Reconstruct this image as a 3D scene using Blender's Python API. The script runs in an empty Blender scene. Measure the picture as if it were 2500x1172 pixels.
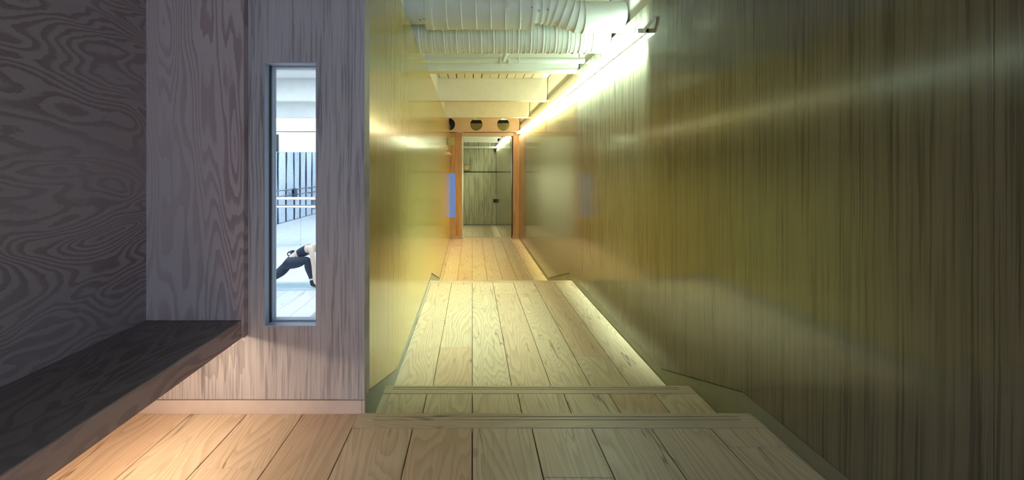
import bpy, bmesh, math, random
from mathutils import Vector, Matrix
random.seed(7)
SC = bpy.context.scene
COL = SC.collection
# ------------------------------------------------------------------ camera, world, exposure
H0 = 1.25                       # eye height above the near floor
F_PX, VX, VY = 1180.0, 1153.0, 417.0
cam_d = bpy.data.cameras.new('camera'); cam = bpy.data.objects.new('camera', cam_d); COL.objects.link(cam)
cam.location = (0, 0, H0); cam.rotation_euler = (math.pi/2, 0, 0)
cam_d.sensor_fit = 'HORIZONTAL'; cam_d.sensor_width = 36.0; cam_d.lens = F_PX/2500*36
cam_d.shift_x = (1250-VX)/2500; cam_d.shift_y = -(586-VY)/2500
cam_d.clip_start = 0.05; cam_d.clip_end = 200
SC.camera = cam
world = bpy.data.worlds.new('dusk'); SC.world = world; world.use_nodes = True
world.node_tree.nodes['Background'].inputs['Color'].default_value = (0.66, 0.77, 1.0, 1)
world.node_tree.nodes['Background'].inputs['Strength'].default_value = 11.5
SC.view_settings.view_transform = 'Standard'; SC.view_settings.look = 'None'
SC.view_settings.gamma = 1.0; SC.view_settings.exposure = 0.0
SC.view_settings.use_curve_mapping = False
SC.cycles.max_bounces = 7; SC.cycles.diffuse_bounces = 4; SC.cycles.glossy_bounces = 3
SC.cycles.use_adaptive_sampling = True; SC.cycles.adaptive_threshold = 0.1; SC.cycles.use_denoising = True
SC.cycles.transparent_max_bounces = 8; SC.cycles.sample_clamp_indirect = 6.0
SC.cycles.caustics_reflective = False; SC.cycles.caustics_refractive = False
LED_NEAR, LED_FAR = 58.0, 46.0          # radiance of the corridor tubes
DOWN_FILL_W, DOWN_FILL_SPREAD, WASH_W, UP_W = 11.0, 60.0, 25.0, 5.5        # watts per metre and beam of the area lights added at each tube
BENCH_LED = 52.0
STUDIO_PANEL = 15.0

# ------------------------------------------------------------------ key dimensions
R = 0.1325*H0                   # riser
PITCH = 0.2895                  # plank pitch
YW = 2.49                       # window wall plane = first nosing edge
Z1, Z2, Z5, Z9 = -R, -2*R, -5*R, -9*R
YD = 14.77                      # wall with the far doorway
XR = 1.425                      # right wall face
HT = H0+1.355                   # top of the linings / underside of the beams
ZC = H0+1.79                    # ceiling deck
def xl(y): return -(0.555+0.009*(y-2.49))      # left corridor wall face

# ------------------------------------------------------------------ node helpers
class NT:
    def __init__(s, name):
        s.m = bpy.data.materials.new(name); s.m.use_nodes = True
        s.t = s.m.node_tree; s.b = s.t.nodes['Principled BSDF']; s.out = s.t.nodes['Material Output']
    def n(s, typ, **kw):
        nd = s.t.nodes.new(typ)
        for k, v in kw.items():
            if k.startswith('in_'): s.put(nd.inputs[k[3:]], v)
            else: setattr(nd, k, v)
        return nd
    def put(s, sock, v):
        if hasattr(v, 'is_output'): s.t.links.new(v, sock)
        else: sock.default_value = v
    def math(s, op, a, b=0.0, c=None):
        nd = s.t.nodes.new('ShaderNodeMath'); nd.operation = op
        s.put(nd.inputs[0], a); s.put(nd.inputs[1], b)
        if c is not None: s.put(nd.inputs[2], c)
        return nd.outputs[0]
    def vmath(s, op, a, b):
        nd = s.t.nodes.new('ShaderNodeVectorMath'); nd.operation = op
        s.put(nd.inputs[0], a); s.put(nd.inputs[1], b)
        return nd.outputs[0]
    def pos(s): return s.t.nodes.new('ShaderNodeNewGeometry').outputs['Position']
    def rand(s): return s.t.nodes.new('ShaderNodeObjectInfo').outputs['Random']
    def noise(s, vec, scale, detail=2.0, rough=0.5, dist=0.0):
        nd = s.t.nodes.new('ShaderNodeTexNoise')
        s.put(nd.inputs['Vector'], vec); nd.inputs['Scale'].default_value = scale
        nd.inputs['Detail'].default_value = detail; nd.inputs['Roughness'].default_value = rough
        nd.inputs['Distortion'].default_value = dist
        return nd.outputs['Fac']
    def ramp(s, fac, stops):
        nd = s.t.nodes.new('ShaderNodeValToRGB'); s.put(nd.inputs[0], fac)
        el = nd.color_ramp.elements
        while len(el) < len(stops): el.new(0.5)
        for e, (p, c) in zip(el, stops):
            e.position = p; e.color = (c, c, c, 1) if not hasattr(c, '__len__') else (*c, 1)
        return nd.outputs['Color']
    def mix(s, fac, a, b, typ='MIX'):
        nd = s.t.nodes.new('ShaderNodeMix'); nd.data_type = 'RGBA'; nd.blend_type = typ
        s.put(nd.inputs['Factor'], fac)
        s.put(nd.inputs[6], a if hasattr(a, 'is_output') else (*a, 1)); s.put(nd.inputs[7], b if hasattr(b, 'is_output') else (*b, 1))
        return nd.outputs[2]
    def bump(s, h, strength=0.2, dist=0.002):
        nd = s.t.nodes.new('ShaderNodeBump'); s.put(nd.inputs['Height'], h)
        nd.inputs['Strength'].default_value = strength; nd.inputs['Distance'].default_value = dist
        s.t.links.new(nd.outputs[0], s.b.inputs['Normal']); return nd.outputs[0]
    def base(s, col, rough=0.5, **kw):
        s.put(s.b.inputs['Base Color'], col if hasattr(col, 'is_output') else (*col, 1))
        s.put(s.b.inputs['Roughness'], rough)
        for k, v in kw.items(): s.put(s.b.inputs[k.replace('_', ' ')], v)
        return s.m

def plain(name, col, rough=0.5, var=0.06, metallic=0.0, **kw):
    t = NT(name); n = t.noise(t.pos(), 9.0, 4.0)
    c = t.mix(t.ramp(n, [(0.3, 0.0), (0.7, 1.0)]), tuple(x*(1-var) for x in col), tuple(min(1, x*(1+var)) for x in col))
    return t.base(c, rough, Metallic=metallic, **kw)

def emit(name, col, strength):
    t = NT(name); t.base((0.03, 0.03, 0.03), 0.5)
    t.b.inputs['Emission Color'].default_value = (*col, 1); t.b.inputs['Emission Strength'].default_value = strength
    return t.m

def streak_wood(name, light, dark, axis, rough=0.45, coat=0.0, coat_rough=0.2, fine=1.0, amount=0.75, bump=0.25, warm=None, spec=0.5, cior=1.5, zl=1.0, drips=False):
    """stained plywood with long thin vertical streaks; axis 'x' or 'y' = the horizontal direction of the wall"""
    t = NT(name); p = t.pos()
    sep = t.n('ShaderNodeSeparateXYZ', in_Vector=p)
    u = sep.outputs['X' if axis == 'x' else 'Y']; z = sep.outputs['Z']
    wob = t.noise(p, 1.7, 3.0); wob2 = t.noise(p, 14.0, 2.0)
    u2 = t.math('ADD', u, t.math('MULTIPLY', t.math('SUBTRACT', wob, 0.5), 0.02))
    u2 = t.math('ADD', u2, t.math('MULTIPLY', t.math('SUBTRACT', wob2, 0.5), 0.004))
    def lay(us, zs, seed, det=2.0):
        c = t.n('ShaderNodeCombineXYZ', in_X=t.math('MULTIPLY', u2, us), in_Y=t.math('MULTIPLY', z, zs), in_Z=seed)
        return t.noise(c.outputs[0], 1.0, det, 0.55)
    a = lay(75*fine, 1.0*zl, 3.1); b = lay(210*fine, 1.8*zl, 9.7); c = lay(14, 0.9, 5.2)
    s1 = t.ramp(a, [(0.50, 0.0), (0.60, 1.0), (0.66, 1.0), (0.74, 0.35)])
    s2 = t.ramp(b, [(0.45, 0.0), (0.72, 1.0)])
    s3 = t.ramp(c, [(0.35, 0.0), (0.7, 1.0)])
    f = t.math('ADD', t.math('MULTIPLY', s1, 0.55), t.math('MULTIPLY', s2, 0.28))
    f = t.math('ADD', t.math('MULTIPLY', f, t.math('ADD', 0.45, t.math('MULTIPLY', s3, 0.55))), t.math('MULTIPLY', s3, 0.16))
    f = t.math('MULTIPLY', f, amount)
    lt = light
    if warm:
        lt = t.mix(t.ramp(t.noise(p, 0.9, 3.0), [(0.35, 0.0), (0.65, 1.0)]), light, warm)
    col = t.mix(f, lt, dark)
    if drips:
        low = t.math('ADD', 0.075, t.math('MULTIPLY', lay(42, 0.0, 1.3, 0.0), 0.33))
        up = t.math('ADD', 0.24, t.math('MULTIPLY', lay(9, 1.0, 7.7), 0.26))
        k = t.math('MULTIPLY', t.math('GREATER_THAN', z, low), t.math('LESS_THAN', z, up))
        k = t.math('MULTIPLY', k, t.math('MULTIPLY', t.math('GREATER_THAN', u2, -1.46), t.math('LESS_THAN', u2, -1.17)))
        col = t.mix(t.math('MULTIPLY', k, 0.45), col, dark)
    if bump:
        h = t.math('ADD', t.math('MULTIPLY', b, 0.8), t.math('MULTIPLY', t.noise(p, 160.0, 2.0), 0.25))
        t.bump(h, bump, 0.0015)
    return t.base(col, rough, Coat_Weight=coat, Coat_Roughness=coat_rough, Coat_IOR=cior, Specular_IOR_Level=spec)

def fir_ply(name, light, dark, scale, K, rough=0.6, swirl=0.6):
    """rotary cut fir: contour bands of a stretched noise field"""
    t = NT(name); p = t.pos()
    v = t.n('ShaderNodeMapping', in_Vector=p, in_Scale=scale).outputs[0]
    jag = t.n('ShaderNodeMapping', in_Vector=p, in_Scale=tuple(s*9 for s in scale)).outputs[0]
    n = t.noise(v, 1.0, 2.2, 0.42, swirl)
    n = t.math('ADD', n, t.math('MULTIPLY', t.math('SUBTRACT', t.noise(jag, 2.0, 3.0, 0.6), 0.5), 0.022))
    fr = t.math('FRACT', t.math('MULTIPLY', n, K))
    band = t.ramp(fr, [(0.0, 0.0), (0.42, 0.05), (0.60, 0.85), (0.94, 1.0), (1.0, 0.0)])
    f2 = t.ramp(t.noise(v, 0.7, 1.0), [(0.3, 0.35), (0.65, 1.0)])
    f = t.math('MULTIPLY', band, f2)
    fine = t.noise(t.n('ShaderNodeMapping', in_Vector=p, in_Scale=tuple(s*60 for s in scale)).outputs[0], 1.0, 2.0)
    f = t.math('ADD', f, t.math('MULTIPLY', t.math('SUBTRACT', fine, 0.5), 0.25))
    t.bump(f, 0.12, 0.001)
    return t.base(t.mix(f, light, dark), rough)

def plank_mat(name, light, dark, tint, rough=0.42, grain=1.0, cross=False):
    t = NT(name); rnd = t.rand()
    off = t.n('ShaderNodeCombineXYZ', in_X=t.math('MULTIPLY', rnd, 37.0), in_Y=t.math('MULTIPLY', rnd, 61.0), in_Z=t.math('MULTIPLY', rnd, 17.0)).outputs[0]
    ps = t.pos()
    if cross:
        q = t.n('ShaderNodeSeparateXYZ', in_Vector=ps)
        ps = t.n('ShaderNodeCombineXYZ', in_X=q.outputs['Y'], in_Y=q.outputs['X'], in_Z=q.outputs['Z']).outputs[0]
    p = t.vmath('ADD', ps, off)
    v = t.vmath('MULTIPLY', p, (5.2, 0.62, 5.0))
    n = t.noise(v, 1.0, 1.6, 0.4, 0.35)
    jag = t.noise(t.vmath('MULTIPLY', p, (70.0, 9.0, 10.0)), 1.0, 2.0)
    fr = t.math('FRACT', t.math('MULTIPLY', t.math('ADD', n, t.math('MULTIPLY', jag, 0.012)), 22.0))
    band = t.ramp(fr, [(0.0, 0.0), (0.35, 0.1), (0.88, 0.9), (1.0, 0.0)])
    fine = t.noise(t.vmath('MULTIPLY', p, (190.0, 3.5, 10.0)), 1.0, 2.0)
    f = t.math('ADD', t.math('MULTIPLY', band, 0.55*grain), t.math('MULTIPLY', t.math('SUBTRACT', fine, 0.42), 0.55*grain))
    # long drying checks
    ck = t.noise(t.vmath('MULTIPLY', p, (9.0, 0.45, 3.0)), 1.0, 2.0, 0.5)
    ckl = t.ramp(t.math('ABSOLUTE', t.math('SUBTRACT', ck, 0.5)), [(0.0, 1.0), (0.0035, 0.85), (0.007, 0.0)])
    msk = t.ramp(t.noise(t.vmath('MULTIPLY', p, (2.0, 1.1, 2.0)), 1.0, 1.0), [(0.46, 0.0), (0.56, 1.0)])
    ckl = t.math('MULTIPLY', ckl, msk)
    # knots
    vo = t.n('ShaderNodeTexVoronoi', in_Vector=t.vmath('MULTIPLY', p, (2.1, 0.95, 1.0)), in_Scale=1.0)
    kn = t.ramp(vo.outputs['Distance'], [(0.0, 1.0), (0.022, 0.9), (0.03, 0.25), (0.045, 0.5), (0.06, 0.0)])
    tone = t.mix(t.ramp(rnd, [(0.0, 0.0), (0.55, 0.15), (0.8, 0.9), (1.0, 0.3)]), light, tint)
    smudge = t.ramp(t.noise(p, 2.4, 4.0), [(0.55, 0.0), (0.8, 0.45)])
    col = t.mix(f, tone, dark)
    col = t.mix(t.math('MULTIPLY', kn, 0.75), col, (0.16, 0.085, 0.04))
    col = t.mix(t.math('MULTIPLY', smudge, 0.5), col, (0.30, 0.24, 0.17))
    col = t.mix(t.math('MULTIPLY', ckl, 0.7), col, (0.10, 0.06, 0.03))
    t.bump(t.math('SUBTRACT', t.math('MULTIPLY', fine, 0.3), ckl), 0.25, 0.0012)
    return t.base(col, rough, Specular_IOR_Level=0.4)

# ------------------------------------------------------------------ mesh helpers
def wloc(o):
    v = Vector((0, 0, 0))
    while o: v += Vector(o.location); o = o.parent
    return v
def tag(o, label=None, cat=None, group=None, kind=None):
    for k, v in (('label', label), ('category', cat), ('group', group), ('kind', kind)):
        if v: o[k] = v
    return o
def thing(name, loc, label, cat=None, group=None, kind=None):
    o = bpy.data.objects.new(name, None); COL.objects.link(o); o.location = loc; o.empty_display_size = 0.1
    return tag(o, label, cat, group, kind)
def mk(name, bm, m, parent=None, smooth=False, base=True):
    """link a bmesh given in world coordinates; origin goes to the foot of the mesh"""
    xs = [v.co for v in bm.verts]
    c = Vector(((min(v.x for v in xs)+max(v.x for v in xs))/2, (min(v.y for v in xs)+max(v.y for v in xs))/2, min(v.z for v in xs)))
    bmesh.ops.translate(bm, verts=bm.verts, vec=-c)
    bmesh.ops.recalc_face_normals(bm, faces=bm.faces)
    me = bpy.data.meshes.new(name); bm.to_mesh(me); bm.free()
    for mm in (m if isinstance(m, (list, tuple)) else [m]): me.materials.append(mm)
    if smooth:
        for p in me.polygons: p.use_smooth = True
        try: me.set_sharp_from_angle(angle=math.radians(40))
        except Exception: pass
    o = bpy.data.objects.new(name, me); COL.objects.link(o)
    o.location = c - (wloc(parent) if parent else Vector((0, 0, 0)))
    if parent: o.parent = parent
    return o
def box(bm, x0, x1, y0, y1, z0, z1):
    v = [bm.verts.new(q) for q in ((x0,y0,z0),(x1,y0,z0),(x1,y1,z0),(x0,y1,z0),(x0,y0,z1),(x1,y0,z1),(x1,y1,z1),(x0,y1,z1))]
    for f in ((3,2,1,0),(4,5,6,7),(0,1,5,4),(1,2,6,5),(2,3,7,6),(3,0,4,7)): bm.faces.new([v[i] for i in f])
    return v
def bx(name, b, m, parent=None, bev=0.0):
    bm = bmesh.new(); box(bm, *b)
    if bev: bmesh.ops.bevel(bm, geom=bm.edges[:], offset=bev, segments=1, affect='EDGES')
    return mk(name, bm, m, parent)
def prism(bm, pts, vec):
    """extrude a polygon (list of 3D points) by vec"""
    a = [bm.verts.new(p) for p in pts]; b = [bm.verts.new(Vector(p)+Vector(vec)) for p in pts]
    bm.faces.new(a); bm.faces.new(b[::-1])
    n = len(pts)
    for i in range(n): bm.faces.new((a[i], b[i], b[(i+1) % n], a[(i+1) % n]))
def tube(bm, pts, rad, seg=16, cap=True):
    """tube through points; rad = number or list"""
    pts = [Vector(p) for p in pts]; rings = []
    for i, p in enumerate(pts):
        d = (pts[min(i+1, len(pts)-1)]-pts[max(i-1, 0)]).normalized()
        up = Vector((0, 0, 1)) if abs(d.z) < 0.9 else Vector((0, 1, 0))
        s = d.cross(up).normalized(); w = s.cross(d).normalized()
        r = rad[i] if hasattr(rad, '__len__') else rad
        rings.append([bm.verts.new(p+(s*math.cos(a)+w*math.sin(a))*r) for a in (2*math.pi*k/seg for k in range(seg))])
    for A, B in zip(rings, rings[1:]):
        for k in range(seg): bm.faces.new((A[k], A[(k+1) % seg], B[(k+1) % seg], B[k]))
    if cap: bm.faces.new(rings[0][::-1]); bm.faces.new(rings[-1])
def tb(name, pts, rad, m, parent=None, seg=16):
    bm = bmesh.new(); tube(bm, pts, rad, seg); return mk(name, bm, m, parent, smooth=True)

# ------------------------------------------------------------------ materials
M = {}
M['right'] = streak_wood('stained_ply_corridor', (0.205, 0.192, 0.145), (0.022, 0.024, 0.026), 'y', rough=0.42, coat=1.0, coat_rough=0.115, amount=1.05, bump=0.28, spec=0.0, cior=1.7)
M['left'] = streak_wood('lacquered_ply_gold', (0.50, 0.39, 0.115), (0.30, 0.225, 0.055), 'y', rough=0.40, coat=1.0, coat_rough=0.16, amount=1.0, bump=0.25, spec=0.0, cior=2.0)
M['window_wall'] = streak_wood('stained_ply_grey', (0.53, 0.495, 0.49), (0.17, 0.155, 0.165), 'x', rough=0.55, fine=1.1, amount=1.15, bump=0.15, zl=2.2, drips=True)
M['orange_ply'] = streak_wood('orange_stained_ply', (0.70, 0.43, 0.21), (0.36, 0.16, 0.055), 'x', rough=0.5, fine=0.35, amount=0.9)
M['back_ply'] = streak_wood('weathered_green_ply', (0.60, 0.58, 0.42), (0.16, 0.16, 0.10), 'x', rough=0.5, fine=0.35, amount=1.1)
M['ply_left'] = fir_ply('fir_ply_wavy', (0.43, 0.365, 0.355), (0.275, 0.205, 0.20), (1.0, 1.35, 4.0), 24.0, swirl=0.35)
M['ply_panel'] = fir_ply('fir_ply_upright', (0.52, 0.425, 0.405), (0.35, 0.25, 0.245), (5.2, 1.0, 0.62), 22.0, swirl=0.15)
M['bench_top'] = fir_ply('fir_bench_top', (0.26, 0.215, 0.20), (0.145, 0.115, 0.105), (5.0, 1.3, 3.0), 16.0, rough=0.5)
M['bench_front'] = fir_ply('fir_bench_fascia', (0.42, 0.32, 0.30), (0.28, 0.20, 0.19), (3.0, 1.0, 9.0), 12.0)
M['plank'] = plank_mat('douglas_plank', (0.70, 0.57, 0.42), (0.40, 0.27, 0.165), (0.66, 0.46, 0.32))
M['nosing'] = plank_mat('douglas_nosing', (0.62, 0.50, 0.37), (0.40, 0.29, 0.19), (0.6, 0.46, 0.33), cross=True, grain=0.7)
M['studio_plank'] = plank_mat('pale_studio_plank', (0.80, 0.80, 0.80), (0.66, 0.65, 0.64), (0.78, 0.78, 0.79), rough=0.3, grain=0.5)
M['gap'] = plain('dark_joint', (0.03, 0.025, 0.02), 0.9)
M['groove'] = plain('black_groove', (0.035, 0.03, 0.025), 0.8)
M['base_grey'] = plain('grey_baseboard_paint', (0.28, 0.30, 0.25), 0.5)
M['base_cream'] = plain('blush_baseboard_paint', (0.62, 0.52, 0.46), 0.5)
M['base_orange'] = plain('tan_baseboard_paint', (0.62, 0.44, 0.28), 0.5)
M['white'] = plain('white_paint', (0.80, 0.80, 0.77), 0.5, 0.03)
M['duct'] = plain('painted_sheet_metal', (0.74, 0.77, 0.74), 0.42, 0.03)
M['duct_seam'] = plain('painted_seam', (0.80, 0.82, 0.79), 0.4, 0.03)
M['cream'] = plain('cream_paint', (0.82, 0.78, 0.64), 0.5, 0.03)
M['orange_steel'] = plain('orange_buff_paint', (0.76, 0.58, 0.38), 0.5, 0.03)
M['dark'] = plain('black_plastic', (0.012, 0.012, 0.014), 0.45)
M['charcoal'] = plain('charcoal_paint', (0.05, 0.055, 0.07), 0.7)
M['slate'] = plain('dark_void', (0.006, 0.01, 0.022), 0.8)
M['frame_blue'] = streak_wood('window_frame_stain', (0.42, 0.46, 0.54), (0.27, 0.29, 0.34), 'x', rough=0.5, fine=0.5, amount=0.5)
M['gasket'] = plain('black_gasket', (0.015, 0.018, 0.025), 0.6)
M['felt'] = plain('pale_felt', (0.62, 0.70, 0.80), 0.9, 0.10)
M['steel'] = plain('grey_steel', (0.22, 0.23, 0.25), 0.35, 0.04, metallic=0.6)
M['barre'] = plain('pale_beech', (0.86, 0.80, 0.74), 0.4, 0.03)
M['mat'] = plain('pale_blue_mat', (0.46, 0.58, 0.64), 0.8, 0.04)
M['foam'] = plain('grey_foam', (0.46, 0.42, 0.40), 0.8)
M['cork'] = plain('brown_core', (0.36, 0.18, 0.08), 0.8)
M['cloth'] = plain('slate_cloth', (0.14, 0.18, 0.27), 0.9)
M['leggings'] = plain('navy_leggings', (0.022, 0.033, 0.06), 0.75, 0.15)
M['skin'] = plain('skin', (0.80, 0.60, 0.48), 0.55, 0.03)
M['hair'] = plain('dark_hair', (0.02, 0.017, 0.018), 0.5)
M['sock'] = plain('charcoal_sock', (0.03, 0.035, 0.05), 0.9)
M['whitecloth'] = plain('white_knit', (0.8, 0.8, 0.8), 0.8)
M['brass'] = plain('gold_sign_face', (0.62, 0.50, 0.20), 0.3, 0.05)
M['olive_paint'] = plain('olive_paint', (0.40, 0.36, 0.12), 0.5)
M['olive'] = plain('olive_sign_face', (0.42, 0.42, 0.13), 0.12, 0.12, Coat_Weight=1.0)
def glass_mat():
    t = NT('clear_pane'); t.t.nodes.remove(t.b)
    tr = t.n('ShaderNodeBsdfTransparent'); tr.inputs[0].default_value = (0.94, 0.97, 0.98, 1)
    gl = t.n('ShaderNodeBsdfGlossy'); gl.inputs['Roughness'].default_value = 0.02
    mx = t.n('ShaderNodeMixShader'); mx.inputs[0].default_value = 0.05
    t.t.links.new(tr.outputs[0], mx.inputs[1]); t.t.links.new(gl.outputs[0], mx.inputs[2]); t.t.links.new(mx.outputs[0], t.out.inputs[0])
    return t.m
M['glass'] = glass_mat()
t = NT('silvered_mirror'); t.base((0.86, 0.91, 0.96), 0.01, Metallic=1.0); M['mirror'] = t.m
M['blue_pane'] = emit('blue_lit_pane', (0.16, 0.30, 0.68), 0.7)  # pane's own emission stands in for studio light behind it

# ------------------------------------------------------------------ the setting: floors on five levels
def floor_slab(label, x0, x1, y0, y1, z, joints, lines, thick=0.06, mat=None, first=0):
    """floor level: dark subfloor + one plank object per board; joints = {column: [y,...]}"""
    root = bx('floor', (x0, x1, y0, y1, z-thick-0.03, z-0.022), M['gap']); tag(root, label, None, None, 'structure')
    edges = [x0]+[l for l in lines if x0+0.02 < l < x1-0.02]+[x1]
    for i, (a, b) in enumerate(zip(edges, edges[1:])):
        ys = [y0]+sorted(j for j in joints.get(i, []) if y0 < j < y1)+[y1]
        for c, d in zip(ys, ys[1:]):
            g = 0.0022
            bm = bmesh.new(); box(bm, a+g, b-g, c+0.0012, d-0.0012, z-0.021, z+random.uniform(-0.0006, 0.0006))
            top = [e for e in bm.edges if all(v.co.z > z-0.01 for v in e.verts)]
            bmesh.ops.bevel(bm, geom=top, offset=0.0015, segments=1, affect='EDGES')
            mk('plank', bm, mat or M['plank'], root)
    return root
LINES = [k*PITCH for k in range(-30, 7)]
def nosing(parent, x0, x1, y0, y1, z):
    """grip strip with two recessed grooves, and the riser under it"""
    gx0, gx1 = x0+0.09*(x1-x0)*0.5, x1-0.09
    w = y1-y0; gr = [(y0+w*0.50, y0+w*0.56), (y0+w*0.72, y0+w*0.78)]
    xs = [x0, gx0, gx1, x1]; ys = [y0]+[q for g in gr for q in g]+[y1]
    bm = bmesh.new()
    def hz(i, j): return z-0.006 if (i == 1 and j in (1, 3)) else z+0.0015
    for i in range(3):
        for j in range(5):
            box(bm, xs[i], xs[i+1], ys[j], ys[j+1], z-0.03, hz(i, j))
    n = mk('nosing', bm, M['nosing'], parent)
    for g in gr:
        bx('groove', (gx0, gx1, g[0], g[1], z-0.006, z-0.0045), M['groove'], n)
    return n
Lx = xl(5)-0.03
f0 = floor_slab('pale plank floor in the foreground before the first step', -0.585, XR+0.012, -3.5, YW-0.142,
                0, {3: [-0.6, 1.97], 6: [2.19], 4: [0.9], 0: [1.0], 1: [-0.4], 5: [-1.5]}, LINES)
floor_slab('warm lit plank floor beside and under the bench', -2.0, -0.585, -3.5, YW-0.005, 0, {3: [2.03], 1: [0.8], 2: [-0.9], 0: [0.1]}, LINES)
nosing(f0, -0.585, XR+0.012, YW-0.14, YW, 0)
bx('riser', (xl(3)-0.02, XR+0.012, YW-0.03, YW-0.005, Z1-0.02, -0.03), M['plank'], f0)
f1 = floor_slab('narrow plank step tread below the first nosing', Lx, XR+0.012, YW-0.03, 3.07, Z1, {}, LINES)
nosing(f1, Lx, XR+0.012, 3.07, 3.18, Z1)
bx('riser', (Lx, XR+0.012, 3.15, 3.175, Z2-0.02, Z1-0.03), M['plank'], f1)
f2 = floor_slab('long plank landing in the middle of the corridor', Lx, XR+0.012, 3.15, 6.83, Z2,
                {0: [3.73], 2: [4.32, 4.32+2.4], 5: [4.54], 6: [4.118], 4: [6.2]}, LINES)
nosing(f2, Lx, XR+0.012, 6.83, 6.96, Z2)
for k in range(3):
    y = 6.96+0.69*k
    rz = bx('riser', (Lx, XR+0.012, y-0.03, y-0.005, Z2-R*(k+1)-0.02, Z2-R*k-0.03), M['plank'], f2)
f2b = floor_slab('upper tread of the second flight of steps', Lx, XR+0.012, 6.93, 7.65, Z2-R, {}, LINES)
f2c = floor_slab('lower tread of the second flight of steps', Lx, XR+0.012, 7.62, 8.34, Z2-2*R, {}, LINES)
f3 = floor_slab('pinkish plank floor running up to the far doorway', -0.76, XR+0.012, 8.31, YD+0.2, Z5,
                {0: [9.6, 12.4], 1: [11.2, 13.2], 2: [10.0, 12.0], 3: [10.55, 13.6], 4: [12.9], 5: [11.5], 6: [13.8, 10.2], 7: [12.2]}, LINES)
nosing(f3, -0.45, 1.40, YD+0.2, YD+0.33, Z5)
for k in range(4):
    y = YD+0.33+0.69*k
    bx('riser', (-0.45, 1.40, y-0.03, y-0.005, Z5-R*(k+1)-0.02, Z5-R*k-0.03), M['plank'], f3)
    if k < 3: floor_slab(('first', 'second', 'third')[k]+' tread down beyond the far doorway', -0.45, 1.40, y-0.03, y+0.69, Z5-R*(k+1), {}, LINES)
f4 = floor_slab('lowest plank floor beyond the far doorway', -0.45, 1.40, YD+0.33+0.69*3-0.03, 24.3, Z9,
                {1: [20.3], 2: [21.6], 3: [22.5], 4: [20.9]}, LINES)
# studio floor
fs = floor_slab('bright pale plank floor of the studio behind the slot window', -7.6, -0.75, YW+0.14, 13.4, Z5, {5: [9.0], 8: [7.2], 11: [6.0], 14: [10.5], 3: [8.2]}, LINES, mat=M['studio_plank'])

# ------------------------------------------------------------------ corridor walls
def skirt(y, near=0.078):
    P = [(-9, near), (2.55, near), (3.64, Z2+0.085), (7.1, Z2+0.075), (9.0, Z5+0.08), (40, Z5+0.08)]
    for (a, b), (c, d) in zip(P, P[1:]):
        if a <= y <= c: return b+(d-b)*(y-a)/(c-a)
def floor_z(y):
    for lim, z in ((2.49, 0), (3.18, Z1), (6.96, Z2), (7.65, Z2-R), (8.34, Z2-2*R), (99, Z5)):
        if y < lim: return z
KNEES = [2.55, 3.64, 7.1, 9.0]
def lining(parent, X, y0, y1, top, thick, m, name='panel'):
    """wall panel whose lower edge follows the skirting line; X(y) is the face"""
    ys = [y0]+[k for k in KNEES if y0 < k < y1]+[y1]
    pts = [(X(y), y, skirt(y)+0.007) for y in ys]+[(X(y1), y1, top), (X(y0), y0, top)]
    bm = bmesh.new(); prism(bm, pts, (thick, 0, 0)); return mk(name, bm, m, parent)
def skirting(parent, X, y0, y1, thick, m, name='baseboard'):
    cuts = [2.55, 2.49, 3.18, 3.64, 6.96, 7.1, 7.65, 8.34, 9.0]
    ys = sorted([y0, y1]+[k for k in cuts if y0 < k < y1])
    bm = bmesh.new()
    for a, b in zip(ys, ys[1:]):
        zb = floor_z((a+b)/2)-0.02
        prism(bm, [(X(a), a, zb), (X(b), b, zb), (X(b), b, skirt(b)), (X(a), a, skirt(a))], (thick, 0, 0))
    bmesh.ops.remove_doubles(bm, verts=bm.verts, dist=1e-5)
    return mk(name, bm, m, parent)
def gap_line(parent, X, y0, y1, thick):
    ys = [y0]+[k for k in KNEES if y0 < k < y1]+[y1]
    bm = bmesh.new()
    for a, b in zip(ys, ys[1:]): prism(bm, [(X(a), a, skirt(a)), (X(b), b, skirt(b)), (X(b), b, skirt(b)+0.0075), (X(a), a, skirt(a)+0.0075)], (thick, 0, 0))
    mk('shadow_strip', bm, M['gap'], parent)  # dark strip standing in for the shade inside the joint
# right
wr = bx('wall_right', (1.462, 1.62, -3.5, 24.5, Z9-0.1, ZC), M['white']); tag(wr, 'right corridor wall with lacquered streaked plywood lining', kind='structure')
seams = [-3.5, -0.9, 1.32, 3.94, 6.7, 9.5, 12.2, YD]
for a, b in zip(seams, seams[1:]):
    lining(wr, lambda y: XR, a+0.0008, b-0.0008, HT, 0.034, M['right'])
for a, b in ((-3.5, 0.3), (0.3, 3.05), (3.05, 4.75), (4.75, 7.1), (7.1, 11), (11, YD)):
    skirting(wr, lambda y: XR+0.010, a+0.001, b-0.001, 0.022, M['base_grey'])
gap_line(wr, lambda y: XR+0.006, -3.5, YD, 0.02)
bx('shadow_strip', (XR+0.02, XR+0.034, -3.5, YD, HT, HT+0.012), M['gap'], wr)  # dark strip drawn as the shade along the lining's top edge
for a, b in ((YD+0.16, 19.0), (19.0, 24.3)):
    bx('panel', (1.20, 1.23, a, b-0.002, Z9+0.06, HT), M['right'], wr)
bx('baseboard', (1.208, 1.23, YD+0.16, 24.3, Z9, Z9+0.057), M['base_grey'], wr)
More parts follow.
